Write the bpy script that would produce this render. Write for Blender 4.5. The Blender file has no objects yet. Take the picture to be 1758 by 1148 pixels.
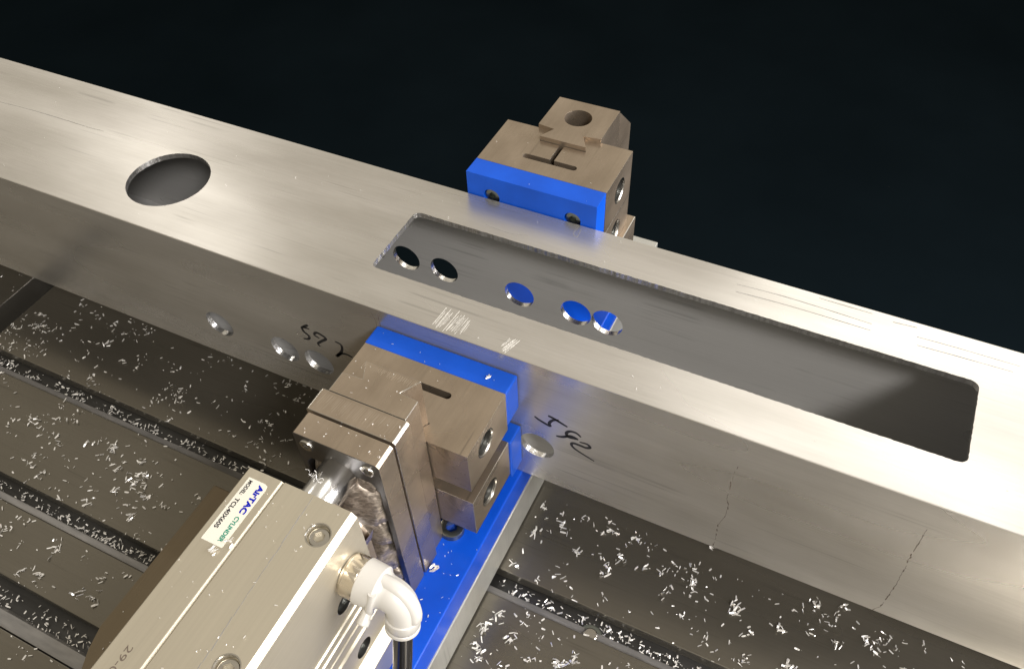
import bpy, bmesh, math, random
from mathutils import Vector, Matrix, noise
from mathutils.geometry import tessellate_polygon
R = math.radians
S = 0.001                      # everything below is written in millimetres
SC = bpy.context.scene
COL = SC.collection
random.seed(7)

# ------------------------------------------------------------------ camera
cam = bpy.data.objects.new('camera', bpy.data.cameras.new('camera'))
COL.objects.link(cam); SC.camera = cam
cam.data.sensor_width = 36; cam.data.lens = 29.79
cam.data.shift_x = 0.0035; cam.data.shift_y = 0.0018
cam.data.clip_start = 0.01; cam.data.clip_end = 30
Rr = (0.89882691, 0.43693858, -0.03456687)
Rd = (0.30794334, -0.68565143, -0.65958549)
Rf = (-0.31189917, 0.58220855, -0.75083428)
cam.matrix_world = Matrix(((Rr[0], -Rd[0], -Rf[0], .1992), (Rr[1], -Rd[1], -Rf[1], -.2287),
                           (Rr[2], -Rd[2], -Rf[2], .3092), (0, 0, 0, 1)))
SC.view_settings.view_transform = 'Standard'
SC.view_settings.look = 'None'
SC.view_settings.exposure = 0.0

# ------------------------------------------------------------------ world and lamps of the workshop
W = bpy.data.worlds.new('World'); SC.world = W; W.use_nodes = True
bg = W.node_tree.nodes['Background']
bg.inputs[0].default_value = (1.0, 0.89, 0.71, 1); bg.inputs[1].default_value = 0.52

def area(name, loc, target, sx, sy, power, colour):
    l = bpy.data.lights.new(name, 'AREA'); l.shape = 'RECTANGLE'
    l.size = sx; l.size_y = sy; l.energy = power; l.color = colour
    o = bpy.data.objects.new(name, l); COL.objects.link(o)
    o.location = loc
    o.rotation_euler = (Vector(target) - Vector(loc)).to_track_quat('-Z', 'Y').to_euler()
    return o
def dirv(az, el, d):
    return (d*math.cos(R(el))*math.cos(R(az)), d*math.cos(R(el))*math.sin(R(az)), d*math.sin(R(el)))
area('window_light', dirv(73, 45, 2.4), (.1, 0, 0), 1.0, .9, 6.2, (1, .965, .91))
area('key_lamp', dirv(-36, 42, 1.6), (.1, 0, -.05), .26, .26, 25, (1, .96, .93))
area('side_window_light', dirv(16, 17, 1.6), (.1, -.1, 0), 1.4, .85, 46, (1, .975, .985))
area('work_lamp', (-1.30, .83, 1.10), (-.13, .03, 0), .05, .05, 1.15, (1, .96, .9))

# ------------------------------------------------------------------ materials
def nodes(name):
    m = bpy.data.materials.new(name); m.use_nodes = True
    nt = m.node_tree
    return m, nt, nt.nodes['Principled BSDF']
def link(nt, a, b): nt.links.new(a, b)
def metal(name, base, rough, metallic=1.0, streak='x', dirt=0.25, dirtcol=None, bump=0.02, sscale=1.0,
          rvar=0.12, aniso=0.0, blotch=14.0, spec=0.5, fine=.07, scr=.22):
    """machined metal: directional fine grain, cloudy patina, fine relief"""
    m, nt, p = nodes(name)
    N = nt.nodes.new
    tc = N('ShaderNodeTexCoord')
    mp = N('ShaderNodeMapping')
    st = {'x': (12, 900, 900), 'y': (900, 12, 900), 'z': (900, 900, 12), 'n': (300, 300, 300)}[streak]
    mp.inputs['Scale'].default_value = tuple(v*sscale for v in st)
    link(nt, tc.outputs['Object'], mp.inputs['Vector'])
    n1 = N('ShaderNodeTexNoise'); n1.inputs['Scale'].default_value = 1.0; n1.inputs['Detail'].default_value = 3
    link(nt, mp.outputs[0], n1.inputs['Vector'])
    n2 = N('ShaderNodeTexNoise'); n2.inputs['Scale'].default_value = blotch; n2.inputs['Detail'].default_value = 6
    n2.inputs['Roughness'].default_value = .6
    mp2 = N('ShaderNodeMapping'); mp2.inputs['Scale'].default_value = {'x': (.6, 2.2, 2.2), 'y': (1.5, .8, 1.5), 'z': (1.5, 1.5, .8), 'n': (1, 1, 1)}[streak]
    link(nt, tc.outputs['Object'], mp2.inputs['Vector']); link(nt, mp2.outputs[0], n2.inputs['Vector'])
    r2 = N('ShaderNodeValToRGB'); r2.color_ramp.elements[0].position = .38; r2.color_ramp.elements[1].position = .68
    link(nt, n2.outputs[0], r2.inputs[0])
    n3 = N('ShaderNodeTexNoise'); n3.inputs['Scale'].default_value = blotch*8; n3.inputs['Detail'].default_value = 4
    link(nt, tc.outputs['Object'], n3.inputs['Vector'])
    mix = N('ShaderNodeMix'); mix.data_type = 'RGBA'
    dc = dirtcol or tuple(c*.55 for c in base)
    mix.inputs['A'].default_value = (*base, 1); mix.inputs['B'].default_value = (*dc, 1)
    mu = N('ShaderNodeMath'); mu.operation = 'MULTIPLY'; mu.inputs[1].default_value = dirt
    link(nt, r2.outputs[0], mu.inputs[0]); link(nt, mu.outputs[0], mix.inputs['Factor'])
    # grain modulates the colour very slightly
    g = N('ShaderNodeMapRange'); g.inputs['From Min'].default_value = .25; g.inputs['From Max'].default_value = .75
    g.inputs['To Min'].default_value = .95; g.inputs['To Max'].default_value = 1.03
    link(nt, n1.outputs[0], g.inputs['Value'])
    ml = N('ShaderNodeMix'); ml.data_type = 'RGBA'; ml.blend_type = 'MULTIPLY'; ml.inputs['Factor'].default_value = 1
    link(nt, mix.outputs['Result'], ml.inputs['A']); link(nt, g.outputs[0], ml.inputs['B'])
    # sparse long scratches and rub marks
    mp4 = N('ShaderNodeMapping'); mp4.inputs['Scale'].default_value = {'x': (9, 520, 520), 'y': (520, 9, 520), 'z': (520, 520, 9), 'n': (90, 90, 90)}[streak]
    mp4.inputs['Rotation'].default_value = (R(2), R(1.5), R(2.5)); mp4.inputs['Location'].default_value = (.37, .11, .53)
    link(nt, tc.outputs['Object'], mp4.inputs['Vector'])
    n5 = N('ShaderNodeTexNoise'); n5.inputs['Scale'].default_value = 1; n5.inputs['Detail'].default_value = 1
    link(nt, mp4.outputs[0], n5.inputs['Vector'])
    n6 = N('ShaderNodeTexNoise'); n6.inputs['Scale'].default_value = 26; n6.inputs['Detail'].default_value = 2
    link(nt, tc.outputs['Object'], n6.inputs['Vector'])
    r5 = N('ShaderNodeMapRange'); r5.inputs['From Min'].default_value = .62; r5.inputs['From Max'].default_value = .72
    link(nt, n5.outputs[0], r5.inputs['Value'])
    r6 = N('ShaderNodeMapRange'); r6.inputs['From Min'].default_value = .48; r6.inputs['From Max'].default_value = .62
    link(nt, n6.outputs[0], r6.inputs['Value'])
    m6 = N('ShaderNodeMath'); m6.operation = 'MULTIPLY'; link(nt, r5.outputs[0], m6.inputs[0]); link(nt, r6.outputs[0], m6.inputs[1])
    m7 = N('ShaderNodeMath'); m7.operation = 'MULTIPLY'; m7.inputs[1].default_value = scr; link(nt, m6.outputs[0], m7.inputs[0])
    ms = N('ShaderNodeMix'); ms.data_type = 'RGBA'; ms.inputs['B'].default_value = (*[c*.25 for c in base], 1)
    link(nt, m7.outputs[0], ms.inputs['Factor']); link(nt, ml.outputs['Result'], ms.inputs['A'])
    link(nt, ms.outputs['Result'], p.inputs['Base Color'])
    rr = N('ShaderNodeMapRange'); rr.inputs['To Min'].default_value = max(.03, rough - rvar/2); rr.inputs['To Max'].default_value = rough + rvar
    ad = N('ShaderNodeMath'); ad.operation = 'ADD'
    m3 = N('ShaderNodeMath'); m3.operation = 'MULTIPLY'; m3.inputs[1].default_value = (.5 if fine else .1)
    link(nt, n3.outputs[0], m3.inputs[0]); link(nt, m3.outputs[0], ad.inputs[0])
    m4 = N('ShaderNodeMath'); m4.operation = 'MULTIPLY'; m4.inputs[1].default_value = (.5 if fine else .9)
    link(nt, n2.outputs[0], m4.inputs[0]); link(nt, m4.outputs[0], ad.inputs[1])
    rr.inputs['From Min'].default_value = .3; rr.inputs['From Max'].default_value = .7
    n7 = N('ShaderNodeTexNoise'); n7.inputs['Scale'].default_value = blotch*1.3; n7.inputs['Detail'].default_value = 1
    link(nt, mp2.outputs[0], n7.inputs['Vector'])
    link(nt, n7.outputs[0], rr.inputs['Value']); link(nt, rr.outputs[0], p.inputs['Roughness'])
    p.inputs['Metallic'].default_value = metallic
    p.inputs['Specular IOR Level'].default_value = spec
    if aniso:
        p.inputs['Anisotropic'].default_value = aniso
        tg = N('ShaderNodeTangent'); tg.direction_type = 'RADIAL'; tg.axis = 'Z'
    b = N('ShaderNodeBump'); b.inputs['Strength'].default_value = bump*10; b.inputs['Distance'].default_value = .00003
    link(nt, n1.outputs[0], b.inputs['Height'])
    b2 = N('ShaderNodeBump'); b2.inputs['Strength'].default_value = fine; b2.inputs['Distance'].default_value = .0001
    link(nt, n3.outputs[0], b2.inputs['Height']); link(nt, b.outputs[0], b2.inputs['Normal'])
    link(nt, b2.outputs[0], p.inputs['Normal'])
    return m
def plain(name, base, rough, metallic=0.0, bump=0.0, bscale=60, var=0.12, spec=.5, sss=0):
    m, nt, p = nodes(name); N = nt.nodes.new
    tc = N('ShaderNodeTexCoord'); n = N('ShaderNodeTexNoise'); n.inputs['Scale'].default_value = bscale; n.inputs['Detail'].default_value = 5
    link(nt, tc.outputs['Object'], n.inputs['Vector'])
    mix = N('ShaderNodeMix'); mix.data_type = 'RGBA'
    mix.inputs['A'].default_value = (*[c*(1-var) for c in base], 1); mix.inputs['B'].default_value = (*[min(1, c*(1+var)) for c in base], 1)
    link(nt, n.outputs[0], mix.inputs['Factor']); link(nt, mix.outputs['Result'], p.inputs['Base Color'])
    p.inputs['Roughness'].default_value = rough; p.inputs['Metallic'].default_value = metallic
    p.inputs['Specular IOR Level'].default_value = spec
    if bump:
        b = N('ShaderNodeBump'); b.inputs['Strength'].default_value = bump; b.inputs['Distance'].default_value = .0004
        link(nt, n.outputs[0], b.inputs['Height']); link(nt, b.outputs[0], p.inputs['Normal'])
    return m
M = {}
M['beam'] = metal('mill_finish_aluminium', (.655, .635, .60), .26, metallic=.8, streak='x', dirt=.75, dirtcol=(.45, .43, .39), bump=.008, blotch=9, rvar=.10, fine=0, scr=.28)
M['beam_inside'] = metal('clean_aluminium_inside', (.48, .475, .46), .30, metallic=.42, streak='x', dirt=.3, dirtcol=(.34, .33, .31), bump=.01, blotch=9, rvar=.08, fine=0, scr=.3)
M['steel'] = metal('ground_tool_steel', (.43, .355, .275), .25, metallic=.82, streak='y', dirt=.6, dirtcol=(.24, .19, .14), bump=.012, blotch=22, rvar=.14, fine=.02, scr=.4)
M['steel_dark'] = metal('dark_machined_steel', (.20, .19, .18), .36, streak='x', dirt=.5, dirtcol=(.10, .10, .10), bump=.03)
M['steel_brown'] = metal('brown_stained_plate', (.22, .18, .125), .27, metallic=.8, streak='y', dirt=.4, dirtcol=(.17, .13, .085))
M['grind'] = metal('pale_grinding_mark', (.46, .39, .31), .30, metallic=.8, streak='y', dirt=.1)
M['riser'] = metal('ground_steel_side', (.60, .60, .56), .36, metallic=.7, streak='z', dirt=.4, dirtcol=(.28, .28, .26), bump=.04)
M['table'] = metal('oiled_table_steel', (.20, .185, .155), .25, metallic=.8, streak='x', dirt=.35, dirtcol=(.13, .12, .095), bump=.006, fine=.02, blotch=7, rvar=.10)
M['lit_floor'] = metal('slot_lit_floor_steel', (.33, .32, .31), .42, metallic=.55, streak='x', dirt=.5, dirtcol=(.12, .12, .12), bump=.03, blotch=60)  # paler slot steel, light on the near slot floor painted into the colour
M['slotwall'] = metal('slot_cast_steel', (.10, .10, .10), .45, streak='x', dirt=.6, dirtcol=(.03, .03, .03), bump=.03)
M['anod'] = metal('anodised_aluminium', (.52, .475, .375), .34, metallic=.70, streak='y', dirt=.10, dirtcol=(.50, .47, .42), bump=.008, blotch=12, rvar=.05, scr=.08)
M['chrome'] = metal('hard_chrome_rod', (.88, .88, .88), .2, streak='n', dirt=.0, bump=.003, rvar=.03)
M['screw'] = metal('bright_screw_steel', (.62, .60, .56), .22, streak='n', dirt=.3, dirtcol=(.3, .28, .25), bump=.02)
M['darkscrew'] = metal('oily_black_screw', (.30, .33, .31), .30, streak='n', dirt=.3, dirtcol=(.05, .06, .06), bump=.02)
M['nickel'] = metal('nickel_plated_brass', (.72, .66, .56), .22, streak='n', dirt=.2, dirtcol=(.6, .5, .38), bump=.01)
M['chip'] = metal('bright_aluminium_swarf', (.92, .91, .89), .30, metallic=.62, streak='n', dirt=.0, bump=.02)
M['blue'] = plain('blue_nylon', (.004, .070, .47), .36, bscale=45, var=.32, bump=.05, spec=.3)
M['bluepaint'] = plain('blue_fixture_plate', (.004, .065, .50), .25, bscale=40, var=.25, bump=.03, spec=.25)
M['white'] = plain('cream_white_plastic', (.47, .455, .42), .3, bscale=40, var=.03)
M['hose'] = plain('black_polyurethane', (.006, .006, .007), .12, bscale=40, var=.05)
M['black'] = plain('black_shadow_gap', (.006, .006, .006), .6)  # near-black paint for shade, under the riser and in the cross channel
M['sticker'] = plain('cream_sticker', (.62, .60, .52), .5, var=.03, spec=.2)
M['ink_blue'] = plain('blue_print', (.003, .01, .32), .4, var=.02, spec=.08)
M['ink_green'] = plain('green_print', (.0, .20, .13), .4, var=.02, spec=.08)
M['ink_black'] = plain('black_print', (.02, .02, .025), .4, var=.02, spec=.08)
M['marker'] = plain('black_marker', (.012, .012, .013), .5, var=.2)
M['smudge'] = plain('grey_smudge', (.30, .29, .27), .5, metallic=.4, var=.3, bscale=300)
M['grime'] = plain('brown_grime', (.11, .085, .065), .6, var=.5, bscale=400)
M['scratch'] = metal('bright_scratch', (.95, .94, .90), .42, streak='n', dirt=0, bump=.02, metallic=.7)
M['floor'] = plain('machine_floor', (.0042, .0072, .0094), .8, bscale=3, var=.35, spec=0)

def cut_material():
    """cutter marks: little upright stripes, as left by an end mill"""
    m, nt, p = nodes('freshly_milled_edge'); N = nt.nodes.new
    tc = N('ShaderNodeTexCoord'); mp = N('ShaderNodeMapping'); mp.inputs['Scale'].default_value = (700, 700, 40)
    link(nt, tc.outputs['Object'], mp.inputs['Vector'])
    n = N('ShaderNodeTexNoise'); n.inputs['Scale'].default_value = 1; n.inputs['Detail'].default_value = 2
    link(nt, mp.outputs[0], n.inputs['Vector'])
    r = N('ShaderNodeValToRGB'); r.color_ramp.elements[0].position = .36; r.color_ramp.elements[1].position = .64
    r.color_ramp.elements[0].color = (.66, .65, .63, 1); r.color_ramp.elements[1].color = (.93, .92, .90, 1)
    link(nt, n.outputs[0], r.inputs[0]); link(nt, r.outputs[0], p.inputs['Base Color'])
    p.inputs['Metallic'].default_value = .96; p.inputs['Roughness'].default_value = .22
    b = N('ShaderNodeBump'); b.inputs['Strength'].default_value = 1; b.inputs['Distance'].default_value = .00012
    link(nt, n.outputs[0], b.inputs['Height']); link(nt, b.outputs[0], p.inputs['Normal'])
    return m
M['cut'] = cut_material()
def cast_material():
    m, nt, p = nodes('rough_filed_casting'); N = nt.nodes.new
    tc = N('ShaderNodeTexCoord'); mp = N('ShaderNodeMapping'); mp.inputs['Scale'].default_value = (170, 170, 420)
    mp.inputs['Rotation'].default_value = (0, R(35), 0)
    link(nt, tc.outputs['Object'], mp.inputs['Vector'])
    n = N('ShaderNodeTexNoise'); n.inputs['Scale'].default_value = 1.6; n.inputs['Detail'].default_value = 5
    n.inputs['Distortion'].default_value = 1.2
    link(nt, mp.outputs[0], n.inputs['Vector'])
    r = N('ShaderNodeValToRGB'); r.color_ramp.elements[0].position = .35; r.color_ramp.elements[1].position = .62
    r.color_ramp.elements[0].color = (.22, .19, .16, 1); r.color_ramp.elements[1].color = (.46, .40, .34, 1)
    link(nt, n.outputs[0], r.inputs[0]); link(nt, r.outputs[0], p.inputs['Base Color'])
    p.inputs['Metallic'].default_value = .8; p.inputs['Roughness'].default_value = .42
    b = N('ShaderNodeBump'); b.inputs['Strength'].default_value = .8; b.inputs['Distance'].default_value = .0004
    link(nt, n.outputs[0], b.inputs['Height']); link(nt, b.outputs[0], p.inputs['Normal'])
    return m
M['cast'] = cast_material()

# ------------------------------------------------------------------ object helpers
def tag(o, label=None, cat=None, group=None, kind=None):
    if label: o['label'] = label
    if cat: o['category'] = cat
    if group: o['group'] = group
    if kind: o['kind'] = kind
    return o
def empty(name, loc, label, cat, group=None):
    o = bpy.data.objects.new(name, None); COL.objects.link(o)
    o.location = Vector(loc)*S; o.empty_display_size = .01
    return tag(o, label, cat, group)
ORG = {}
def base(o):
    if o is None: return Vector((0, 0, 0))
    v = Vector(o.location)
    while o.parent: o = o.parent; v += Vector(o.location)
    return v/S
def obj(name, bm, mat, parent=None, bevel=0.0, seg=2, smooth=False, loc=None, angle=35):
    """link a bmesh written in world millimetres as one object; its origin is loc (default: parent's origin)"""
    org = Vector(loc) if loc is not None else (base(parent) if parent else Vector((0, 0, 0)))
    for v in bm.verts: v.co = (v.co - org)*S
    me = bpy.data.meshes.new(name); bm.to_mesh(me); bm.free()
    for mm in (mat if isinstance(mat, (list, tuple)) else [mat]): me.materials.append(M[mm])
    if smooth:
        me.polygons.foreach_set('use_smooth', [True]*len(me.polygons))
        try: me.set_sharp_from_angle(angle=R(38))
        except Exception: pass
    o = bpy.data.objects.new(name, me); COL.objects.link(o)
    if parent is not None:
        o.parent = parent; o.location = (org - base(parent))*S
    else:
        o.location = org*S
    if bevel:
        if mat == 'steel': me.materials.append(M['screw'])
        b = o.modifiers.new('edge', 'BEVEL'); b.width = bevel*S; b.segments = seg; b.limit_method = 'ANGLE'; b.angle_limit = R(angle)
        if mat == 'steel': b.material = 1
    return o
def NB(): return bmesh.new()
def prism(bm, prof, axis, a0, a1, holes=(), mi=0):
    """outline (2-D) pushed along an axis. x: (y,z)  y: (x,z)  z: (x,y)"""
    loops = [list(prof)] + [list(h) for h in holes]
    flat = [p for l in loops for p in l]
    tris = tessellate_polygon([[Vector((p[0], p[1], 0)) for p in l] for l in loops])
    def P(p, a):
        return {'x': (a, p[0], p[1]), 'y': (p[0], a, p[1]), 'z': (p[0], p[1], a)}[axis]
    v0 = [bm.verts.new(P(p, a0)) for p in flat]; v1 = [bm.verts.new(P(p, a1)) for p in flat]
    fs = []
    for t in tris:
        for vv in (v0, v1):
            try: fs.append(bm.faces.new([vv[i] for i in t]))
            except ValueError: pass
    k = 0
    for l in loops:
        n = len(l)
        for i in range(n):
            j = (i+1) % n
            fs.append(bm.faces.new([v0[k+i], v0[k+j], v1[k+j], v1[k+i]]))
        k += n
    for f in fs: f.material_index = mi
    bmesh.ops.recalc_face_normals(bm, faces=fs)
    return bm
def box(bm, x0, x1, y0, y1, z0, z1, mi=0):
    vs = [bm.verts.new((x, y, z)) for x in (x0, x1) for y in (y0, y1) for z in (z0, z1)]
    fs = [bm.faces.new([vs[i] for i in q]) for q in ((0, 1, 3, 2), (4, 6, 7, 5), (0, 4, 5, 1), (2, 3, 7, 6), (0, 2, 6, 4), (1, 5, 7, 3))]
    for f in fs: f.material_index = mi
    bmesh.ops.recalc_face_normals(bm, faces=fs)
    return bm
def circ(cx, cy, r, n=40, a0=0): return [(cx+r*math.cos(R(a0)+2*math.pi*i/n), cy+r*math.sin(R(a0)+2*math.pi*i/n)) for i in range(n)]
def frame(d):
    d = Vector(d).normalized(); u = d.orthogonal().normalized(); return d, u, d.cross(u)
def lathe(bm, o, d, prof, n=40, mi=0, cap=True):
    """prof: (distance along d, radius)"""
    o = Vector(o); d, u, w = frame(d); rings = []
    for a, r in prof:
        rings.append([bm.verts.new(o+d*a+(u*math.cos(2*math.pi*i/n)+w*math.sin(2*math.pi*i/n))*r) for i in range(n)])
    fs = []
    for A, B in zip(rings, rings[1:]):
        for i in range(n): fs.append(bm.faces.new([A[i], A[(i+1) % n], B[(i+1) % n], B[i]]))
    if cap:
        fs.append(bm.faces.new(rings[0][::-1])); fs.append(bm.faces.new(rings[-1]))
    for f in fs: f.material_index = mi
    bmesh.ops.recalc_face_normals(bm, faces=fs)
    return bm
def tube(bm, pts, rad, n=20, cap=True, flat=1.0, up=None):
    pts = [Vector(p) for p in pts]; rings = []
    pu = None
    for i, p in enumerate(pts):
        t = (pts[min(i+1, len(pts)-1)] - pts[max(i-1, 0)]).normalized()
        u = (pu - t*pu.dot(t)).normalized() if pu is not None else (Vector(up) if up else t.orthogonal()).normalized()
        pu = u; w = t.cross(u); r = rad[i] if isinstance(rad, (list, tuple)) else rad
        rings.append([bm.verts.new(p+(u*math.cos(2*math.pi*k/n)*flat+w*math.sin(2*math.pi*k/n))*r) for k in range(n)])
    for A, B in zip(rings, rings[1:]):
        for k in range(n): bm.faces.new([A[k], A[(k+1) % n], B[(k+1) % n], B[k]])
    if cap: bm.faces.new(rings[0][::-1]); bm.faces.new(rings[-1])
    return bm
def smooth_path(pts, k=6):
    out = []; n = len(pts); P = [Vector(p) for p in pts]
    for i in range(n-1):
        a, b, c, d = P[max(i-1, 0)], P[i], P[i+1], P[min(i+2, n-1)]
        for j in range(k):
            t = j/k
            out.append(.5*((2*b)+(c-a)*t+(2*a-5*b+4*c-d)*t*t+(3*b-a-3*c+d)*t**3))
    out.append(P[-1]); return out
def cut(o, cutters, keep_mats=True):
    """subtract prisms for real and bake the result"""
    for c in cutters:
        b = o.modifiers.new('cut', 'BOOLEAN'); b.object = c; b.operation = 'DIFFERENCE'; b.solver = 'EXACT'
        try: b.material_mode = 'TRANSFER'
        except Exception: pass
    bpy.context.view_layer.update()
    dg = bpy.context.evaluated_depsgraph_get()
    me = bpy.data.meshes.new_from_object(o.evaluated_get(dg))
    o.modifiers.clear(); old = o.data; o.data = me
    for c in cutters:
        d = c.data; bpy.data.objects.remove(c); bpy.data.meshes.remove(d)
    return o
def cutter(bm, mat, par): 
    o = obj('cutter', bm, mat, None); return o

def socket_screw(name, parent, o, d, r, mat, h=2.5, hexr=None, label=None):
    """cylinder-head screw, hexagon socket; top centre at o, pointing along d"""
    o = Vector(o); dd, u, w = frame(d); hexr = hexr or r*.52; bm = NB(); n = 36
    def ring(a, rad, m=n, ph=0): return [bm.verts.new(o+dd*a+(u*math.cos(2*math.pi*i/m+ph)+w*math.sin(2*math.pi*i/m+ph))*rad) for i in range(m)]
    def hexring(a):
        out = []
        for i in range(n):
            t = 2*math.pi*i/n; k = (t % (math.pi/3)) - math.pi/6
            rr = hexr*math.cos(math.pi/6)/math.cos(k)
            out.append(bm.verts.new(o+dd*a+(u*math.cos(t)+w*math.sin(t))*rr))
        return out
    rs = [ring(-h-1.5, r), ring(-.5, r), ring(-.12, r-.18), ring(0, r-.6), hexring(0), hexring(-.25), hexring(-h)]
    for A, B in zip(rs, rs[1:]):
        for i in range(n): bm.faces.new([A[i], A[(i+1) % n], B[(i+1) % n], B[i]])
    bm.faces.new(rs[-1])
    bmesh.ops.recalc_face_normals(bm, faces=bm.faces[:])
    s = obj(name, bm, mat, parent, smooth=True, loc=o)
    if label: s['label'] = label
    return s

# ================================================================== floor far below
bm = NB(); box(bm, -6000, 6000, -6000, 6000, -905, -900)
tag(obj('floor', bm, 'floor'), kind='structure')

# ================================================================== T-slot table
TZ = -153.0
table = empty('slotted_table', (40, 0, TZ), 'dark oiled steel machine table with long parallel T-slots, covered in aluminium chips', 'machine table')
ys = [(-420, -347.5), (-332.3, -262.6), (-240, -187.8), (-163.6, -126.6), (-111.8, -50.3), (-35.0, 40.0), (56.0, 116.2), (131.4, 160)]
X0, X1 = -342, 620
bm = NB()
for a, b in ys:
    prism(bm, [(a, TZ), (b, TZ), (b, TZ-9), (a, TZ-9)], 'x', X0, X1)
    bm.verts.ensure_lookup_table()
obj('table_rib', bm, 'table', table, bevel=.5, seg=2)
# flat way surfaces are separate ribs: make each its own part instead
ribs = table.children[0]; COL.objects.unlink(ribs); bpy.data.objects.remove(ribs)
for a, b in ys:
    bm = NB(); prism(bm, [(a, TZ), (b, TZ), (b, TZ-9), (a, TZ-9)], 'x', X0, X1)
    obj('table_rib', bm, 'table', table, bevel=.5, seg=2)
bm = NB()
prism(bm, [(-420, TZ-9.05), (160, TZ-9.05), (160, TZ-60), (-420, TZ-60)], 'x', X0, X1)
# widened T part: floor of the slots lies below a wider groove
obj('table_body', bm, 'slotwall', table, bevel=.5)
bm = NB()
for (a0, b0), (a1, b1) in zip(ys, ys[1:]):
    # raised strip for the lit near part of the slot floor, light in its colour
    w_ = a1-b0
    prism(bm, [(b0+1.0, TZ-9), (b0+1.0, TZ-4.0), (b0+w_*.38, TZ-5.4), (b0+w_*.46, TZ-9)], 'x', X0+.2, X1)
obj('slot_lit_strip', bm, 'lit_floor', table, bevel=.3)
# second table section past the cross channel on the left
bm = NB(); box(bm, -640, -365, -420, 160, TZ-60, TZ)
t2 = obj('side_table', bm, 'table', None, bevel=.6, loc=(-500, 0, TZ))
tag(t2, 'dark table section left of the narrow cross channel, at the left edge', 'machine table')
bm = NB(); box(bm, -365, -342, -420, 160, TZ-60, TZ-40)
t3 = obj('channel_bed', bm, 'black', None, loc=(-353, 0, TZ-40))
tag(t3, 'bottom of the cross channel between the two table sections, its shade painted black', 'channel')

# ================================================================== fixture base
fix = empty('fixture_base', (40, 0, TZ), 'long blue-topped steel fixture base running under the beam', 'fixture base')
bm = NB(); box(bm, -.5, 81.6, -300, 233, -150, -120.2)
obj('steel_riser', bm, 'riser', fix, bevel=.5)
bm = NB(); box(bm, -.3, 81, -300, 205, -120, -99)
obj('blue_plate', bm, 'bluepaint', fix, bevel=.9, seg=3)
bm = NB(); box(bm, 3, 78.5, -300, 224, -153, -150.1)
obj('gap_shade_strip', bm, 'black', fix)  # undercut block, blackened to stand for the shade in the gap
socket_screw('plate_screw', fix, (62.5, -48.5, -95.0), (0, 0, 1), 6.6, 'darkscrew', h=4, label='oily black socket screw in the blue plate by the lower jaw')

# brown plate lying left of the cylinder
bm = NB()
prism(bm, [(-106.5, -62), (-4, -62), (-4, -205), (-86, -205), (-96.5, -190), (-103, -176), (-106.5, -163)], 'z', TZ+.05, TZ+4)
pl = obj('cover_plate', bm, 'steel_brown', None, bevel=.6, loc=(-50, -130, TZ))
tag(pl, 'smooth brown steel plate on the table, covering the slot ends left of the cylinder', 'steel plate')

# ================================================================== the beam
bm = NB(); box(bm, -560, 560, 0, 100, -98.8, 0)
beam = obj('aluminium_beam', bm, ['beam', 'cut', 'beam_inside'], None, loc=(100, 50, -98.8))
tag(beam, 'long square aluminium box beam with rectangular slot and round holes, clamped across the fixture', 'beam')
mod = beam.modifiers.new('edge', 'BEVEL'); mod.width = .5*S; mod.segments = 3; mod.limit_method = 'ANGLE'
WT = 3.3
def jit(p, a): return (p[0]+random.uniform(-a, a), p[1]+random.uniform(-a, a))
def rounded(x0, x1, y0, y1, r, step=1.3, j=.0):
    pts = []
    for cx, cy, a in ((x1-r, y1-r, 0), (x0+r, y1-r, 90), (x0+r, y0+r, 180), (x1-r, y0+r, 270)):
        for k in range(7): pts.append((cx+r*math.cos(R(a+15*k)), cy+r*math.sin(R(a+15*k))))
    out = []
    for i, p in enumerate(pts):
        q = pts[(i+1) % len(pts)]; L = math.dist(p, q); n = max(1, int(L/step))
        for k in range(n):
            t = k/n; out.append(jit((p[0]+(q[0]-p[0])*t, p[1]+(q[1]-p[1])*t), j))
    return out
cs = []
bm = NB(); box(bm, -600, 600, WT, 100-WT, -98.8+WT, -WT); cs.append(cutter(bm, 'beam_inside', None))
slot = rounded(-17.4, 278.0, 25.6, 73.6, 4.0, 1.5, .13)
bm = NB(); prism(bm, slot, 'z', -WT-3, 3); cs.append(cutter(bm, 'cut', None))
hole = [jit(p, .05) for p in circ(-167.9, 40.0, 24.8, 90)]
bm = NB(); prism(bm, hole, 'z', -WT-3, 3); cs.append(cutter(bm, 'cut', None))
HN = (-122, -73.2, -49, 90.5, -20, 40)
HF = (-122, -73, -47.0, -19.0, 34.0, 71.8, 91.9)
for xs, y0, y1 in ((HN, -3, WT+2), (HF, 100-WT-2, 103)):
    for x in xs:
        bm = NB(); prism(bm, circ(x, -67.2, 9.9, 56), 'y', y0, y1); cs.append(cutter(bm, 'cut', None))
cut(beam, cs)

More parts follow.
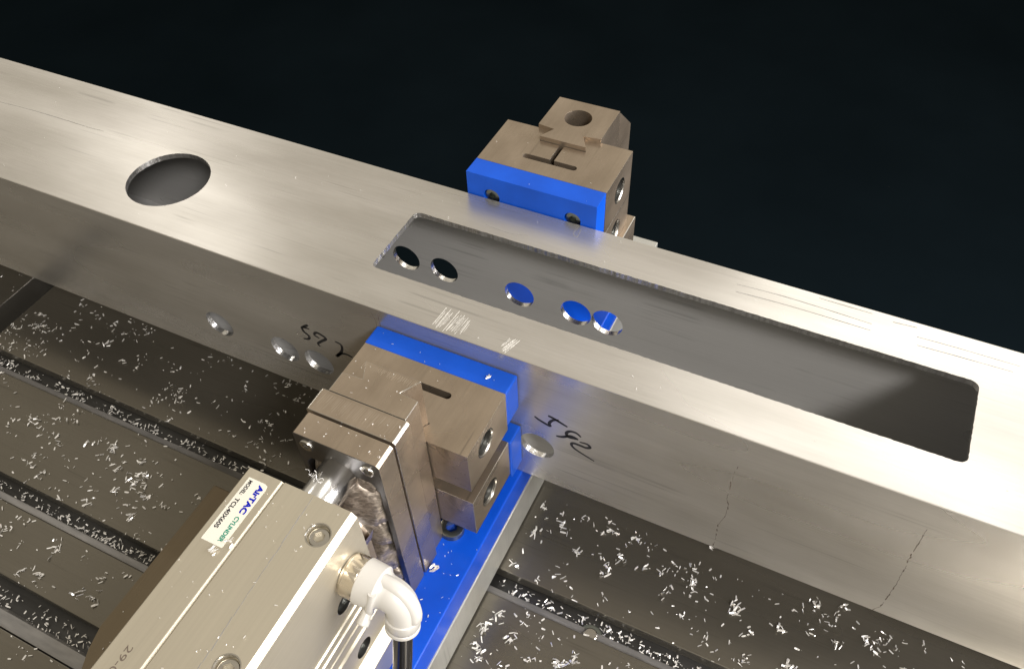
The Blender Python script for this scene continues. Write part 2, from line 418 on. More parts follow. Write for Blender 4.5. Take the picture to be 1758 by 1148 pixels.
# strokes on the beam: thin layers of ink, grime, scratches
def ribbon(bm, pts, w, fn, taper=True, k=5, rag=0.0):
    P = smooth_path([(p[0], p[1], 0) for p in pts], k) if len(pts) > 2 else [Vector((*pts[0], 0)).lerp(Vector((*pts[1], 0)), i/4) for i in range(5)]
    n = len(P); L = []; Rg = []
    for i, p in enumerate(P):
        t = (P[min(i+1, n-1)]-P[max(i-1, 0)]).normalized(); nn = Vector((-t.y, t.x, 0))
        ww = w*(.35+.65*math.sin(math.pi*min(1, (i+.6)/n*1.0))**.5 if taper else 1)*.5*(1+random.uniform(-rag, rag))
        L.append(p+nn*ww); Rg.append(p-nn*ww)
    a = [bm.verts.new(fn(q, 0)) for q in L]; b = [bm.verts.new(fn(q, 0)) for q in Rg]
    c = [bm.verts.new(fn(q, 1)) for q in L]; d = [bm.verts.new(fn(q, 1)) for q in Rg]
    for i in range(n-1):
        bm.faces.new([a[i], a[i+1], b[i+1], b[i]]); bm.faces.new([a[i], c[i], c[i+1], a[i+1]]); bm.faces.new([b[i], b[i+1], d[i+1], d[i]])
FY = lambda q, k: Vector((q.x, -.05+.045*k, q.y))
FZ = lambda q, k: Vector((q.x, q.y, .045-.04*k))
MARK_R = [[(89.3, -41.2), (91.8, -42.9), (97.7, -44.8), (97.5, -42.5), (99.5, -38.9), (102.8, -37.0)], [(96.8, -36.6), (99.9, -37.2), (107.5, -40.1)], [(114.9, -44.6), (112.4, -42.5), (108.9, -43.0), (107.0, -45.7), (108.1, -48.3), (111.2, -47.9), (113.6, -47.5)], [(101.4, -51.5), (105.0, -50.2), (109.4, -46.8), (113.4, -47.3)], [(114.3, -49.2), (118.3, -48.6), (120.1, -50.4), (118.0, -52.1), (114.0, -52.0), (110.8, -52.3), (110.0, -54.4), (112.8, -57.2), (122.8, -61.3)]]
MARK_L = [[(-48.5, -38.1), (-53.5, -38.7), (-53.4, -42.1), (-50.3, -45.0), (-51.7, -47.9), (-55.2, -49.1)], [(-53.1, -38.5), (-48.7, -34.8)], [(-42.9, -43.3), (-46.0, -41.7), (-43.5, -38.8), (-38.2, -41.1), (-41.6, -44.9), (-45.3, -48.8), (-44.1, -50.9)], [(-32.0, -40.8), (-28.2, -42.0), (-29.1, -47.7), (-34.1, -54.6), (-30.1, -50.4), (-26.3, -49.0), (-22.4, -49.8)]]
GRIME = [[(2.6, -3.5), (2.2, -8), (2.4, -12.2)], [(-1.4, -4), (-.2, -9), (0.2, -13.5)], [(190.8, -21.6), (190.2, -32.9), (190.6, -41.9), (190.5, -49.9), (192.2, -54.7), (192.4, -65.2), (190.2, -75.6), (190.7, -84.3), (191.1, -97.1)], [(271.2, -17.6), (271.6, -31.2), (271.6, -39.3), (272.6, -49.6), (273.1, -57.9), (273.6, -66.5), (273.7, -80.2), (273.6, -92.1), (271.3, -98.4)]]
TOPG = [[(161.2, 90.2), (181.1, 91.2), (203.9, 91.0), (227.4, 90.1)], [(162.2, 84.9), (189.7, 86.0), (227.8, 85.7)], [(236.4, 95.5), (247.3, 96.4)], [(248.2, 90.4), (266.3, 90.9), (293.4, 90.9)], [(249.0, 85.0), (267.0, 85.6), (290.7, 86.1)], [(200.8, 97.2), (226.6, 97.1)], [(-329.2, 58.8), (-301.6, 60.4), (-273.5, 60.7), (-249.6, 60.8), (-239.4, 61.4)], [(23.6, 79.4), (33.6, 78.4), (40.8, 78.5), (48.6, 80.7)], [(70.9, 98.6), (70.5, 92.3), (73.3, 90.5), (73.0, 97.2)]]
WH = [[(34.0, 15.7), (33.0, 2.5)], [(36.6, 15.6), (35.7, 1.2)], [(38.5, 13.8), (37.0, 2.4)], [(41.1, 16.3), (39.8, 0.8)], [(43.3, 14.0), (41.2, 1.8)], [(44.8, 14.7), (43.8, 2.3)], [(47.2, 13.9), (46.1, 1.5)], [(48.8, 12.7), (48.4, 2.6)], [(77.0, 11.1), (73.7, 0.7)], [(74.8, 10.8), (72.3, 3.6)], [(71.9, 10.1), (70.3, 3.9)], [(75.8, 10.6), (72.5, 1.3)]]
for L, lab in ((MARK_L, 'number 592 in black marker left of the near clamp'), (MARK_R, 'number 592 in black marker right of the near clamp')):
    bm = NB()
    for st in L: ribbon(bm, st, 1.8, FY)
    obj('marker_number', bm, 'marker', beam)['label'] = lab
for st in GRIME:
    bm = NB(); P = [Vector((*p, 0)) for p in st]
    for a, b in zip(P, P[1:]):
        n = max(2, int((b-a).length/2.0))
        for i in range(n):
            if random.random() < .8:
                p = a.lerp(b, i/n); q = a.lerp(b, (i+1)/n)
                ribbon(bm, [(p.x+random.gauss(0, .15), p.y), (q.x+random.gauss(0, .15), q.y)], random.choice((.16, .2, .3, .55)), FY)
    tag(obj('grime_line', bm, 'grime', beam), 'dark crooked upright line on the near face of the beam')
bm = NB()
for st in TOPG: ribbon(bm, st, .45, FZ, rag=.3)
obj('grey_scuff', bm, 'smudge', beam)
bm = NB()
for st in WH:
    ribbon(bm, st, .30, FZ)
    a, b = st
    for k in range(2):
        o_ = random.uniform(-1.3, 1.3); t = random.uniform(0, .4)
        ribbon(bm, [(a[0]+(b[0]-a[0])*t+o_, a[1]+(b[1]-a[1])*t), (b[0]+o_, b[1]+random.uniform(0, 2))], .14, FZ)
obj('bright_scratch', bm, 'scratch', beam)

# ================================================================== clamps
TAIL = lambda s, y: [(22.0, y(153.4)), (32.4, y(152.0)), (27.6, y(142.8)), (56.0, y(142.8)), (50.9, y(152.0)), (61.2, y(153.4))]
def jaw(thing, yf, zt, zb, slotted, pk=None, mat='steel', lab=None, holez=None, hx=135.6):
    """one steel jaw block; yf maps the far clamp's y to this clamp's y"""
    Y = sorted((yf(113.6), yf(154.0)))
    bm = NB(); box(bm, 1.6, 80.5, Y[0], Y[1], zb, zt)
    o = obj('jaw_block', bm, [mat, 'steel_dark', 'screw'], thing, loc=(41, sum(Y)/2, zb))
    cs = []
    holez = holez if holez is not None else (zt+zb)/2
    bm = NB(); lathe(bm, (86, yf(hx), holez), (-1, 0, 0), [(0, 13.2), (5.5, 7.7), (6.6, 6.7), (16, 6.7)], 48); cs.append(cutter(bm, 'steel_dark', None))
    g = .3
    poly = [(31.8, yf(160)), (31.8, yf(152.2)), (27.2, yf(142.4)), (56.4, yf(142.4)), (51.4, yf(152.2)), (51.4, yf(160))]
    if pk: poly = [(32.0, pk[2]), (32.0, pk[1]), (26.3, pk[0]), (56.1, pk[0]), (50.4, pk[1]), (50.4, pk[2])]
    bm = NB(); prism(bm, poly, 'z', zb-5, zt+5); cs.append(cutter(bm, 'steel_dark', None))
    if slotted:
        a, b = sorted((yf(124.3), yf(128.2))); c, d = sorted((yf(127.0), yf(144)))
        rr = (b-a)/2; ym = (a+b)/2
        pts = [(57.6+rr*math.cos(R(t))-rr, ym+rr*math.sin(R(t))) for t in range(-90, 91, 15)] + [(24.4+rr+rr*math.cos(R(t)), ym+rr*math.sin(R(t))) for t in range(90, 271, 15)]
        bm = NB(); prism(bm, pts, 'z', zt-24, zt+5); cs.append(cutter(bm, 'steel', None))
        bm = NB(); box(bm, 40.2, 43.0, c-.4, d, zt-24, zt+5); cs.append(cutter(bm, 'steel', None))
    cut(o, cs)
    b = o.modifiers.new('edge', 'BEVEL'); b.width = .24*S; b.segments = 2; b.limit_method = 'ANGLE'; b.angle_limit = R(40); b.material = 2
    if lab: o['label'] = lab
    bm = NB(); lathe(bm, (80.54, yf(hx), holez), (-1, 0, 0), [(0, 7.45), (0, 7.15), (.55, 6.62), (.9, 6.62), (.9, 7.0)], 48, cap=False)
    obj('hole_rim', bm, 'screw', o, smooth=True)
    s = socket_screw('clamp_screw', o, (77.2, yf(hx), holez), (1, 0, 0), 5.9, 'darkscrew', h=4)
    return o

# ---- far clamp
far = empty('vise_clamp', (41, 150, -99), 'fixed steel clamp with blue jaw and drilled post, behind the beam', 'clamp', 'clamps gripping the beam')
idy = lambda y: y
jaw(far, idy, 15, -15.2, True, hx=135.6, holez=0.2)
jaw(far, idy, -15.5, -37.8, False, hx=132.5, holez=-28.2)
def pad(thing, x0, x1, y0, y1, z0, z1, face, screws):
    bm = NB(); box(bm, x0, x1, y0, y1, z0, z1)
    o = obj('jaw_pad', bm, ['blue', 'bluepaint'], thing, loc=((x0+x1)/2, (y0+y1)/2, z0))
    cs = []
    for sx, sz in screws:
        bm = NB(); prism(bm, circ(sx, sz, 5.0, 40), 'y', y0-2, y1-4); cs.append(cutter(bm, 'blue', None))
    if cs: cut(o, cs)
    b = o.modifiers.new('edge', 'BEVEL'); b.width = 1.0*S; b.segments = 3; b.limit_method = 'ANGLE'; b.angle_limit = R(40)
    for sx, sz in screws:
        socket_screw('pad_screw', o, (sx, y0+1.2, sz), (0, -1, 0), 4.4, 'darkscrew', h=3)
    return o
pad(far, 1.5, 80.2, 100.4, 113.4, -13.5, 15, -1, ((16.8, 1.4), (66.2, 1.2)))
pad(far, 1.5, 80.2, 100.4, 113.4, -46, -16, -1, ())
# post: dovetail tail in front, bevelled back, drilled from above
bm = NB()
prism(bm, TAIL(0, idy)+[(61.2, 183.6), (22.3, 183.6)], 'z', -37.9, 18)
prism(bm, [(22.3, 162), (61.2, 162), (61.2, 183.6), (22.3, 183.6)], 'z', -98.95, -37.95)
post = obj('post', bm, ['steel', 'steel_dark'], far, loc=(41, 165, -98))
bm = NB(); prism(bm, circ(41.2, 167.4, 8.2, 60), 'z', -12, 22)
cut(post, [cutter(bm, 'steel', None)])
b = post.modifiers.new('edge', 'BEVEL'); b.width = .3*S; b.segments = 2; b.limit_method = 'ANGLE'; b.angle_limit = R(40)
bm = NB(); prism(bm, [(183.7, 17.6), (206, -4), (206, -98.9), (183.7, -98.9)], 'x', 22.3, 61.2)
obj('post_back', bm, 'steel', far, bevel=.4)
bm = NB(); box(bm, 62, 83.7, 118, 161.5, -58, -38.1)
obj('side_block', bm, 'steel', far, bevel=.5)

# ---- near clamp (slides on the cylinder)
near = empty('vise_clamp', (41, -50, -99), 'sliding steel clamp with two blue-tipped jaws and a tall post, nearest the viewer', 'clamp', 'clamps gripping the beam')
ny = lambda y: -13.1-(y-113.6)*.975       # mirrored about the beam (y 100.4 -> -0.2)
jaw(near, ny, -12, -41.4, True, pk=(-43.0, -52.3, -60), hx=136.3, holez=-23.5)
jaw(near, ny, -52.6, -82.2, False, pk=(-43.0, -52.3, -60), hx=136.6, holez=-67.0)
pad(near, .8, 80.9, -13.0, -.3, -37.8, -12, 0, ())
pad(near, .8, 81.6, -13.0, -.3, -86.0, -53.6, 0, ())
bm = NB()
t = [(20.8, -63.9), (20.8, -53.2), (31.2, -52.6), (26.8, -43.3), (55.6, -43.3), (50.2, -52.6), (59.8, -53.2), (59.8, -63.9)]
prism(bm, t, 'z', -98.9, 19.5)
obj('dovetail_post', bm, 'steel', near, bevel=.3)
bm = NB(); prism(bm, [(17.2, -98.9), (17.2, 18.6), (18.0, 19.4), (60.6, 19.4), (61.8, 18.2), (61.8, -98.9)], 'y', -76.1, -64.15)
obj('post_plate', bm, 'steel', near, bevel=.3, seg=2)
# end plate with a milled pocket in its outer face
bm = NB(); prism(bm, [(19.0, -98.9), (19.0, 18.5), (19.8, 19.3), (60.2, 19.3), (61.7, 17.8), (61.7, -98.9)], 'y', -89.0, -77.3)
ep = obj('end_plate', bm, ['steel', 'steel_dark'], near, loc=(40, -83, -98))
pocket = [(26.5, 6), (27, -2), (30, -9), (49, -9), (52.5, -3), (53, 6), (56, 7.5), (58.6, -4), (58.4, -88), (24, -88), (21.6, -4), (23.5, 7)]
bm = NB(); prism(bm, [(21.8, -2), (25, 3), (55.5, 3), (58.6, -2), (58.4, -86), (22, -86)], 'y', -95, -84.8)
cut(ep, [cutter(bm, 'steel_dark', None)])
for p_ in ep.data.polygons:
    if p_.normal.y < -.9: p_.material_index = 1
b = ep.modifiers.new('edge', 'BEVEL'); b.width = .4*S; b.segments = 3; b.limit_method = 'ANGLE'; b.angle_limit = R(40)
for bx, bz in ((25.1, 13.2), (55.4, 13.2), (25.1, -92.6), (55.4, -92.6)):
    socket_screw('plate_bolt', near, (bx, -89.9, bz), (0, -1, 0), 3.3, 'screw', h=1.2, hexr=1.7)
for name_, x0, x1, y0, y1, n_ in (('grinding_mark', 27, 55, -48.5, -44.0, 40), ('grinding_mark', 21, 60, -75.5, -65.5, 46)):
    bm = NB()
    for i in range(n_):
        x = x0+(x1-x0)*(i+random.random()*.7)/n_; l_ = random.uniform(.35, .9)*(y1-y0)
        ribbon(bm, [(x, y1-.3), (x-l_*.12, y1-.3-l_)], random.uniform(.12, .4), lambda q, k: Vector((q.x, q.y, (19.53 if y0 > -60 else 19.43)-.02*k)))
    tag(obj(name_, bm, 'grind', near), 'pale grinding marks on the top of the post')
# rough casting bridging end plate and guide rods
def lump(bm, c, r, sq=(1, 1, 1), seed=0, amp=.16, sub=4):
    tmp = bmesh.new(); bmesh.ops.create_icosphere(tmp, subdivisions=sub, radius=1)
    for v in tmp.verts:
        n = v.co.normalized(); k = 1+amp*noise.fractal(n*1.3+Vector((seed, 0, 0)), 1, 2, 4)
        v.co = Vector((n.x*sq[0]*r*k+c[0], n.y*sq[1]*r*k+c[1], n.z*sq[2]*r*k+c[2]))
    m = bpy.data.meshes.new('t'); tmp.to_mesh(m); tmp.free(); bm.from_mesh(m); bpy.data.meshes.remove(m)
bm = NB()
lump(bm, (43, -86.5, -20), 15, (1.0, .62, 1.2), 1, amp=.2)
lump(bm, (46, -86.5, -42), 12, (.9, .55, 1.1), 3, amp=.2)
lump(bm, (43, -87, -62), 15, (1.0, .62, 1.25), 5, amp=.2)
lump(bm, (47, -86.5, -84), 11, (1, .6, 1.0), 9, amp=.2)
lump(bm, (28, -85.5, -8), 8, (.7, .5, 1.3), 12)
lump(bm, (50, -86, -3), 6, (.8, .5, 1.2), 15)
obj('casting', bm, 'cast', near, smooth=True)
bm = NB(); lathe(bm, (46.5, -87.5, 1.5), (0, 1, 0), [(0, 4.6), (3, 4.6)], 32)
obj('casting_boss', bm, 'steel_dark', near, bevel=.4)

# ================================================================== pneumatic cylinder
CY0, CY1 = -300, -110.7
cyl = empty('pneumatic_cylinder', (40, -150, -99), 'flat square-edged aluminium guided air cylinder pushing the near clamp', 'air cylinder')
bm = NB()
prof = [(13.8, -98.9), (13.8, 19.4), (14.4, 20), (29.8, 20), (31.1, 18.9), (31.4, 20), (63.0, 20), (65.4, 17.6),
        (65.4, -26.2), (64.4, -27.6), (64.4, -31.2), (65.2, -32.0), (64.4, -33.4), (64.4, -37.8), (65.2, -38.6), (64.4, -40), (64.4, -46.0), (64.9, -46.8), (64.4, -47.6), (64.4, -53.8), (65.4, -55.2),
        (65.4, -73.6), (70.2, -79.6), (70.2, -98.9)]
prism(bm, prof, 'y', CY0, CY1)
body = obj('cylinder_body', bm, ['anod', 'steel_dark'], cyl, loc=(40, -150, -98))
cs = []
for cyh in (-124.4, -179.8):
    bm = NB(); lathe(bm, (56.9, cyh, 30), (0, 0, -1), [(0, 4.75), (13.0, 4.75)], 48); cs.append(cutter(bm, 'anod', None))
for yy, zz in ((-131.3, -18.5), (-131.2, -66.2)):
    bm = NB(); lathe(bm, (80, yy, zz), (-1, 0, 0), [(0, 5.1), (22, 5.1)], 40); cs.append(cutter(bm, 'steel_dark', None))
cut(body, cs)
b = body.modifiers.new('edge', 'BEVEL'); b.width = .2*S; b.segments = 2; b.limit_method = 'ANGLE'; b.angle_limit = R(30)
for cyh in (-124.4, -179.8):
    bm = NB(); lathe(bm, (56.9, cyh, 20.06), (0, 0, -1), [(0, 5.15), (0, 4.72), (.5, 4.6), (.5, 5.15)], 48, cap=False)
    obj('counterbore_rim', bm, 'screw', body, smooth=True)
    socket_screw('body_bolt', body, (56.9, cyh, 18.4), (0, 0, 1), 4.1, 'screw', h=4, hexr=2.4)
for yy, zz in ((-131.3, -18.5), (-131.2, -66.2)):
    socket_screw('side_screw', body, (61.8, yy, zz), (1, 0, 0), 4.5, 'darkscrew', h=3, hexr=2.3)
# front cover with its stepped shoulder
bm = NB()
arc = [(40+24*math.cos(R(a))*1.0, -20+26*math.sin(R(a))) for a in range(100, 14, -9)]
prism(bm, arc+[(64.6, -3.5), (61.5, -15), (61.5, -80), (24, -80), (24, 2)], 'y', -110.6, -104)
obj('front_cover', bm, 'steel', cyl, bevel=.5)
for rz, rr in ((1.6, 8.7), (-39.5, 8.0), (-81, 8.7)):
    bm = NB(); lathe(bm, (39.3, -116, rz), (0, 1, 0), [(0, rr), (26.8, rr), (27.2, rr-.3)], 56)
    obj('guide_rod', bm, 'chrome', cyl, smooth=True)
# seam smudge along the top
bm = NB()
Fc = lambda q, k: Vector((q.x, q.y, 20.04-.03*k))
for k in range(26):
    y = -111.5-k*4.4; x = 45.6+.035*(k*4.4); ribbon(bm, [(x+random.gauss(0, .12), y), (x+.15+random.gauss(0, .12), y-4.2)], random.uniform(.25, .5), Fc)
obj('seam_smudge', bm, 'smudge', body)
# sticker
bm = NB(); prism(bm, [(16.7, -144.5), (26.7, -144.5), (26.7, -117), (26.2, -115.2), (24.6, -114.7), (16.9, -114.7)], 'z', 20.02, 20.12)
st = obj('sticker', bm, 'sticker', body)
def text(s, x, y, z, size, mat, parent, width=None, bold=0.0, name='lettering', rot=-90, space=1.0):
    c = bpy.data.curves.new('t', 'FONT'); c.body = s; c.size = size*S; c.offset = bold*S; c.extrude = .01*S; c.space_character = space
    o = bpy.data.objects.new('t', c); COL.objects.link(o)
    bpy.context.view_layer.update()
    me = bpy.data.meshes.new_from_object(o.evaluated_get(bpy.context.evaluated_depsgraph_get()))
    bpy.data.objects.remove(o)
    xs = [v.co.x for v in me.vertices]; w = (max(xs)-min(xs))/S; x0 = min(xs)
    k = (width/w) if width else 1
    for v in me.vertices: v.co.x = (v.co.x-x0)*k
    me.materials.append(M[mat])
    o = bpy.data.objects.new(name, me); COL.objects.link(o); o.parent = parent
    o.location = (Vector((x, y, z))-base(parent))*S; o.rotation_euler = (0, 0, R(rot))
    o['label'] = 'printed ' + s
    return o
text('AirTAC', 23.2, -116.0, 20.14, 3.4, 'ink_blue', body, width=13.6, bold=.17)
text('CYLINDER', 23.3, -131.2, 20.14, 2.5, 'ink_green', body, width=11.6, bold=.09)
text('MODEL:', 18.0, -115.8, 20.14, 2.3, 'ink_black', body, width=7.0, bold=.08)
text('TCL40X60S', 18.0, -124.4, 20.14, 2.6, 'ink_black', body, width=14.2, bold=.08)
text('29-0', 20.3, -188.0, 20.05, 3.7, 'grime', body, width=10.5)

# ================================================================== elbow fitting and hose
fit = empty('elbow_fitting', (66, -124, -5), 'cream white push-in elbow air fitting with metal collar on the cylinder side', 'air fitting')
C0 = Vector((65.4, -124.2, -5.2)); AX = Vector((1, 0, -.06)).normalized()
OUT = Vector((0, -math.sin(R(15)), -math.cos(R(15))))
bm = NB(); lathe(bm, C0-AX*.2, AX, [(0, 8.6), (.9, 8.6), (1.2, 9.0), (1.2, 9.0)], 40)
lathe(bm, C0+AX*1.0, AX, [(0, 9.2), (.4, 9.7), (5.4, 9.7), (5.8, 9.2)], 36)
for v in bm.verts:      # hexagonal collar
    r = v.co-C0; a = r.dot(AX); q = r-AX*a
    if 1.2 < a < 6.7:
        d, u, w = frame(AX); t = math.atan2(q.dot(w), q.dot(u)); k = (t % (math.pi/3))-math.pi/6
        q *= min(1.0, .93/math.cos(k)); v.co = C0+AX*a+q
obj('hex_collar', bm, 'nickel', fit, smooth=True)
bend = 7.5; e0 = C0+AX*6.6; corner = C0+AX*25.0
B0 = corner-AX*bend; B1 = corner+OUT*bend
path2 = [B0*(1-k/12)**2+corner*2*(k/12)*(1-k/12)+B1*(k/12)**2 for k in range(13)]
bm = NB()
P = [e0-AX*.1, e0+AX*.4, e0+AX*8.2, e0+AX*9.2]+path2+[B1+OUT*1.2, B1+OUT*4.0]
rd = [9.1, 9.6, 9.3, 8.0]+[7.1-.03*i for i in range(13)]+[6.7, 6.5]
tube(bm, P, rd, 40)
obj('elbow_body', bm, 'white', fit, smooth=True)
bm = NB(); wp = []
side = AX.cross(OUT).normalized()
for k in range(0, 13):
    t = k/12; c = path2[k]
    tan = ((corner-B0)*(1-t)+(B1-corner)*t).normalized(); outw = tan.cross(side).normalized()
    if outw.dot(AX-OUT) < 0: outw = -outw
    wp.append(c+outw*4.9)
tube(bm, [e0+AX*8.2+(-OUT)*5.6]+wp+[B1+OUT*3+AX*3.4], [3.2]+[3.5]*13+[3.0], 16)
obj('bend_rib', bm, 'white', fit, smooth=True)
bm = NB(); lathe(bm, B1+OUT*1.5, OUT, [(0, 6.7), (.4, 7.2), (4.6, 7.2), (4.9, 7.0), (4.9, 6.7)], 48)
obj('outlet_sleeve', bm, 'white', fit, smooth=True)
bm = NB(); lathe(bm, B1+OUT*6.4, OUT, [(0, 6.6), (.7, 6.6)], 48); obj('seal_ring', bm, 'ink_black', fit)
bm = NB(); lathe(bm, B1+OUT*7.1, OUT, [(0, 6.9), (.3, 7.2), (1.7, 7.2), (2.6, 6.2), (2.9, 4.8), (2.9, 4.3)], 48)
obj('release_ring', bm, 'white', fit, smooth=True)
nd = Vector((0, -1, -.6)).normalized(); nub = C0+AX*13.0+nd*11.0
bm = NB(); lathe(bm, nub-nd*3.2, nd, [(0, 2.4), (4.5, 2.3), (5.5, 2.7), (7.4, 2.7), (7.7, 2.4), (7.7, 1.5), (6.6, 1.4)], 28)
obj('side_nub', bm, 'white', fit, smooth=True)
bm = NB()
tube(bm, [C0+AX*15.4-OUT*4+Vector((0, -6.5, 3)), C0+AX*14.6+Vector((0, -8.6, 0)), C0+AX*13.8+nd*9.5, nub], [1.7, 1.8, 1.9, 2.0], 14)
obj('nub_rib', bm, 'white', fit, smooth=True)
bm = NB()
h0 = B1+OUT*8.0
hp = [h0, h0+OUT*30, h0+OUT*60+Vector((0, -3, 4)), h0+Vector((0, -46, -76)), h0+Vector((4, -120, -80)), h0+Vector((14, -220, -80))]
tube(bm, smooth_path(hp, 8), 4.1, 28)
hose = obj('air_hose', bm, 'hose', None, smooth=True, loc=h0)
tag(hose, 'glossy black air hose hanging from the white elbow fitting', 'hose')

# bolt lying in the slot right of the base
tb = empty('slot_bolt', (144.4, -44, TZ-8), 'round bolt head sunk in the T-slot right of the fixture base, half hidden by chips', 'bolt')
bm = NB(); lathe(bm, (144, -47.5, TZ-9), (0, 0, 1), [(0, 6.8), (3.0, 6.8), (3.6, 6.2), (3.6, 4.4), (2.2, 4.0)], 40)
obj('bolt_head', bm, 'darkscrew', tb, smooth=True)
bm = NB(); lathe(bm, (144, -47.5, TZ-9), (0, 0, 1), [(0, 3.9), (5.0, 3.9), (5.5, 3.3)], 32)
obj('bolt_shank', bm, 'screw', tb, smooth=True)

# ================================================================== aluminium chips
def flake(bm, c, L, w, az, tilt, roll, curl, th=.12):
    """one curled chip: a bent ribbon with thickness"""
    n = 3; Mx = Matrix.Translation(c) @ Matrix.Rotation(az, 4, 'Z') @ Matrix.Rotation(tilt, 4, 'Y') @ Matrix.Rotation(roll, 4, 'X')
    rows = []
    for i in range(n):
        t = (i/(n-1)-.5); z = curl*(t*t*4-1)*L*.5
        wv = w*(1-.5*abs(t))
        rows.append([bm.verts.new(Mx @ Vector((t*L, s*wv/2, z+dz))) for s in (-1, 1) for dz in (0, th)])
    for A, B in zip(rows, rows[1:]):
        bm.faces.new([A[1], A[3], B[3], B[1]]); bm.faces.new([A[0], B[0], B[2], A[2]])
        bm.faces.new([A[0], A[1], B[1], B[0]]); bm.faces.new([A[2], B[2], B[3], A[3]])
    for A in (rows[0], rows[-1]): bm.faces.new([A[0], A[2], A[3], A[1]])
rnd = random.Random(11)
def one(bm, x, y, z, k=1.0):
    L = .80*k*rnd.choice((.6, .9, 1.3, 1.8, 2.2, 2.6, 3.0, 3.6, 4.4))*rnd.uniform(.8, 1.1); w = min(L*.6, k*rnd.uniform(.4, 1.1))
    flake(bm, Vector((x, y, z+.25+rnd.random()*.5)), L, w, rnd.uniform(0, 6.3), rnd.gauss(0, .16), rnd.gauss(0, .35), rnd.uniform(-.12, .18))
def clump(bm, x, y, z, n, r):
    for i in range(n):
        L = rnd.uniform(2, 5); flake(bm, Vector((x+rnd.gauss(0, r), y+rnd.gauss(0, r), z+abs(rnd.gauss(0, r*.35))+.3)), L, rnd.uniform(.5, 1.3), rnd.gauss(.9, .8), rnd.gauss(0, .5), rnd.gauss(0, .7), rnd.uniform(-.3, .5))
def slot_of(y):
    for (a, b), (c, d) in zip(ys, ys[1:]):
        if b < y < c: return (b, c)
def free(x, y):
    if -1 < x < 86 and y > -300: return False
    if -108 < x < 14 and -208 < y < -62: return False
    if slot_of(y): return False
    return X0+1 < x < X1
bmT = NB(); count = 0
regs = [(-342, 0, -205, 30, 760, (0, 0)), (86, 330, -245, 22, 800, (0, 0))]
for x0, x1, y0, y1, n, _ in regs:
    k = 0
    while k < n:
        x = rnd.uniform(x0, x1); y = rnd.uniform(y0, y1)
        dens = .34+1.0*noise.noise(Vector((x*.03, y*.03, 3)))+.9*noise.noise(Vector((x*.11, y*.11, 8)))
        if x < 0: dens *= max(.12, 1-(x+150)/260) if x > -150 else 1
        if rnd.random() > dens or not free(x, y): continue
        one(bmT, x, y, TZ); k += 1
        if rnd.random() < .35: one(bmT, x+rnd.gauss(0, 4), y, TZ-.1, .38)
        if rnd.random() < .10:
            for q in range(rnd.randint(2, 6)):
                xx, yy = x+rnd.gauss(0, 2.2), y+rnd.gauss(0, 2.2)
                if free(xx, yy): one(bmT, xx, yy, TZ+.3*q)
for k in range(330): one(bmT, rnd.uniform(-520, -366.5), rnd.uniform(-200, 60), TZ)
# heavier clumps that stand out in the photograph
for x, y, n, r in ((192, -33, 0, 1), ):
    clump(bmT, x, y, TZ, n, r)
CL = [(1040, 982, 8), (1262, 1045, 16), (958, 1140, 14), (985, 1135, 8), (830, 1080, 12), (878, 1095, 9), (850, 1060, 7), (818, 1110, 6), (825, 1128, 8), (920, 913, 6), (970, 905, 8), (1045, 910, 7), (1090, 925, 8), (1100, 975, 4), (1190, 1003, 7), (1145, 1020, 4), (1225, 935, 6), (1340, 1080, 8), (1400, 1035, 8), (1450, 1045, 6), (1490, 1100, 7), (1500, 1120, 6), (1355, 1142, 8), (1440, 1105, 6), (960, 990, 4), (1065, 960, 7),
      (70, 505, 4), (185, 590, 6), (305, 690, 5), (195, 770, 8), (65, 725, 5), (150, 765, 3), (230, 830, 8), (250, 820, 7), (200, 840, 6), (250, 850, 7), (225, 885, 7), (150, 860, 5), (70, 810, 5), (40, 975, 7), (65, 985, 7), (90, 945, 5), (135, 1022, 6), (160, 1028, 8), (55, 800, 5), (160, 645, 4)]
CXY = []
F, CXp, CYp = 1454.77, 872.92, 577.15
camp = Vector((199.2, -228.7, 309.2))
for px, py, n in CL:
    v = Vector(Rr)*((px-CXp)/F)+Vector(Rd)*((py-CYp)/F)+Vector(Rf); t = (TZ-camp.z)/v.z; p = camp+v*t
    if free(p.x, p.y): clump(bmT, p.x, p.y, TZ, int(n*1.1), 1.9)
tag(obj('metal_chips', bmT, 'chip'), 'bright aluminium milling chips scattered over the table top', 'metal chips', kind='stuff')
bmS = NB()
for (a, b), (c, d) in zip(ys, ys[1:]):
    if c > 30 or b < -270: continue
    w = c-b
    for x0, x1, dn in ((-341, -5 if b > -60 else -108, 2.0), (83, 330, 2.6)):
        for k in range(int((x1-x0)*dn)):
            x = rnd.uniform(x0, x1); t = rnd.random()
            if noise.noise(Vector((x*.06, b, 1))) < -.22 and rnd.random() < .7: continue
            y = b+w*(.18+.64*t)+rnd.gauss(0, .8)
            y = min(max(y, b+1.2), c-1.2)
            one(bmS, x, y, TZ-8.8+rnd.random()*1.6, .95)
for k in range(60):
    one(bmS, rnd.uniform(-365, -343), rnd.uniform(-60, 30), TZ-39.5)
tag(obj('slot_chips', bmS, 'chip'), 'loose chips collected at the bottom of the T-slots', 'metal chips', kind='stuff')
bmB = NB()
for k in range(14):
    x = rnd.uniform(66, 80); y = rnd.uniform(-200, -40); one(bmB, x, y, -99, .45)
for k in range(16): one(bmB, rnd.uniform(60, 80), rnd.uniform(-120, -52), -99, .4)
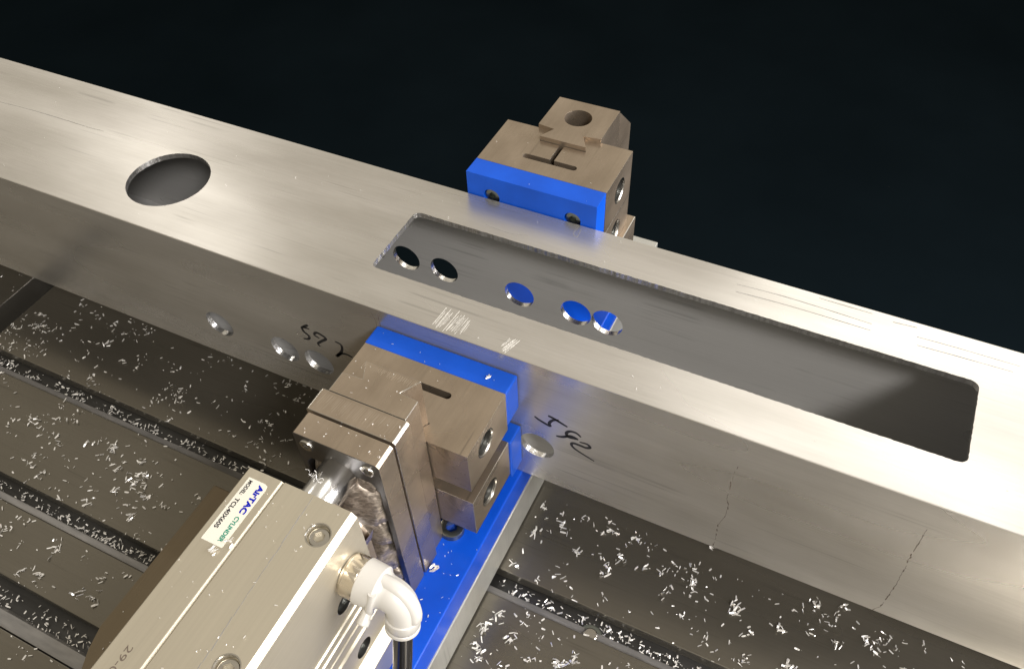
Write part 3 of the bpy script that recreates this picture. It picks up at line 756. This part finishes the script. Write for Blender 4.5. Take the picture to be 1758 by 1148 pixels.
for x0, x1, y0, y1, z, n, kk in ((21, 60, -88, -66, 19.4, 26, .32), (22, 58, -62, -45, 19.5, 12, .3), (15, 64, -200, -112, 20, 46, .32),
                                (5, 78, -40, -2, -12, 12, .28), (-360, 330, 2, 98, 0, 70, .3), (5, 78, 102, 140, 15, 8, .25), (-104, 8, -200, -64, TZ+4, 26, .5)):
    for k in range(n):
        x = rnd.uniform(x0, x1); y = rnd.uniform(y0, y1)
        if z == 0 and (24 < y < 75 and (-20 < x < 280 or -197 < x < -144)): continue
        if z == 0 and 12 < y < 67 and -195 < x < -141: continue
        if z == -12 and y < -22 and not 62 < x < 78: continue
        one(bmB, x, y, z-.1, kk)
for k in range(16): one(bmB, rnd.uniform(100, 1100), rnd.uniform(300, 1500), -899.5, 1.2)
tag(obj('fine_chips', bmB, 'chip'), 'sparse fine aluminium specks lying on the clamps, beam, cylinder and plates', 'metal chips', kind='stuff')
# the chips one would point at
def lone(loc, n, r, lab, k=1.0, curl=False):
    bm = NB()
    if curl:
        P = []
        for i in range(26): P.append(Vector((loc[0]-11+i*.62, loc[1]+1.0*math.sin(i*.9)-i*.12, loc[2]+.9*math.cos(i*1.3)-abs(i-12)*.12)))
        tube(bm, P, .11, 6)
        for i in range(3): flake(bm, Vector((loc[0]-8+rnd.gauss(0, .6), loc[1]+rnd.gauss(0, 1), loc[2]-3+rnd.random())), 2, .25, rnd.uniform(0, 6), .4, .4, .2)
    else:
        for i in range(n):
            flake(bm, Vector((loc[0]+rnd.gauss(0, r), loc[1]+rnd.gauss(0, r), loc[2]+.4+i*.25)), 3.2*k, .9*k, 1.0+rnd.gauss(0, .35), rnd.gauss(0, .2), rnd.gauss(0, .4), .2)
    o = obj('swarf', bm, 'chip', None, loc=loc); tag(o, lab, 'metal chip'); return o
lone((68.6, -7.6, -12), 3, .45, 'single white chip on the blue pad of the near clamp', .8)
lone((64.6, -72.5, -99), 9, 1.1, 'small pile of white chips on the blue plate at the foot of the tall post', 1.0)
lone((41, -98, 10.9), 0, 0, 'thin stringy swarf curled over the shiny guide rod', curl=True)
lone((24.2, -146.5, 19.4), 7, .9, 'white chip cluster on the groove of the cylinder beside the sticker', .8)
lone((27.5, -140.5, 19.6), 4, .8, 'few white chips right of the sticker on the cylinder', .7)
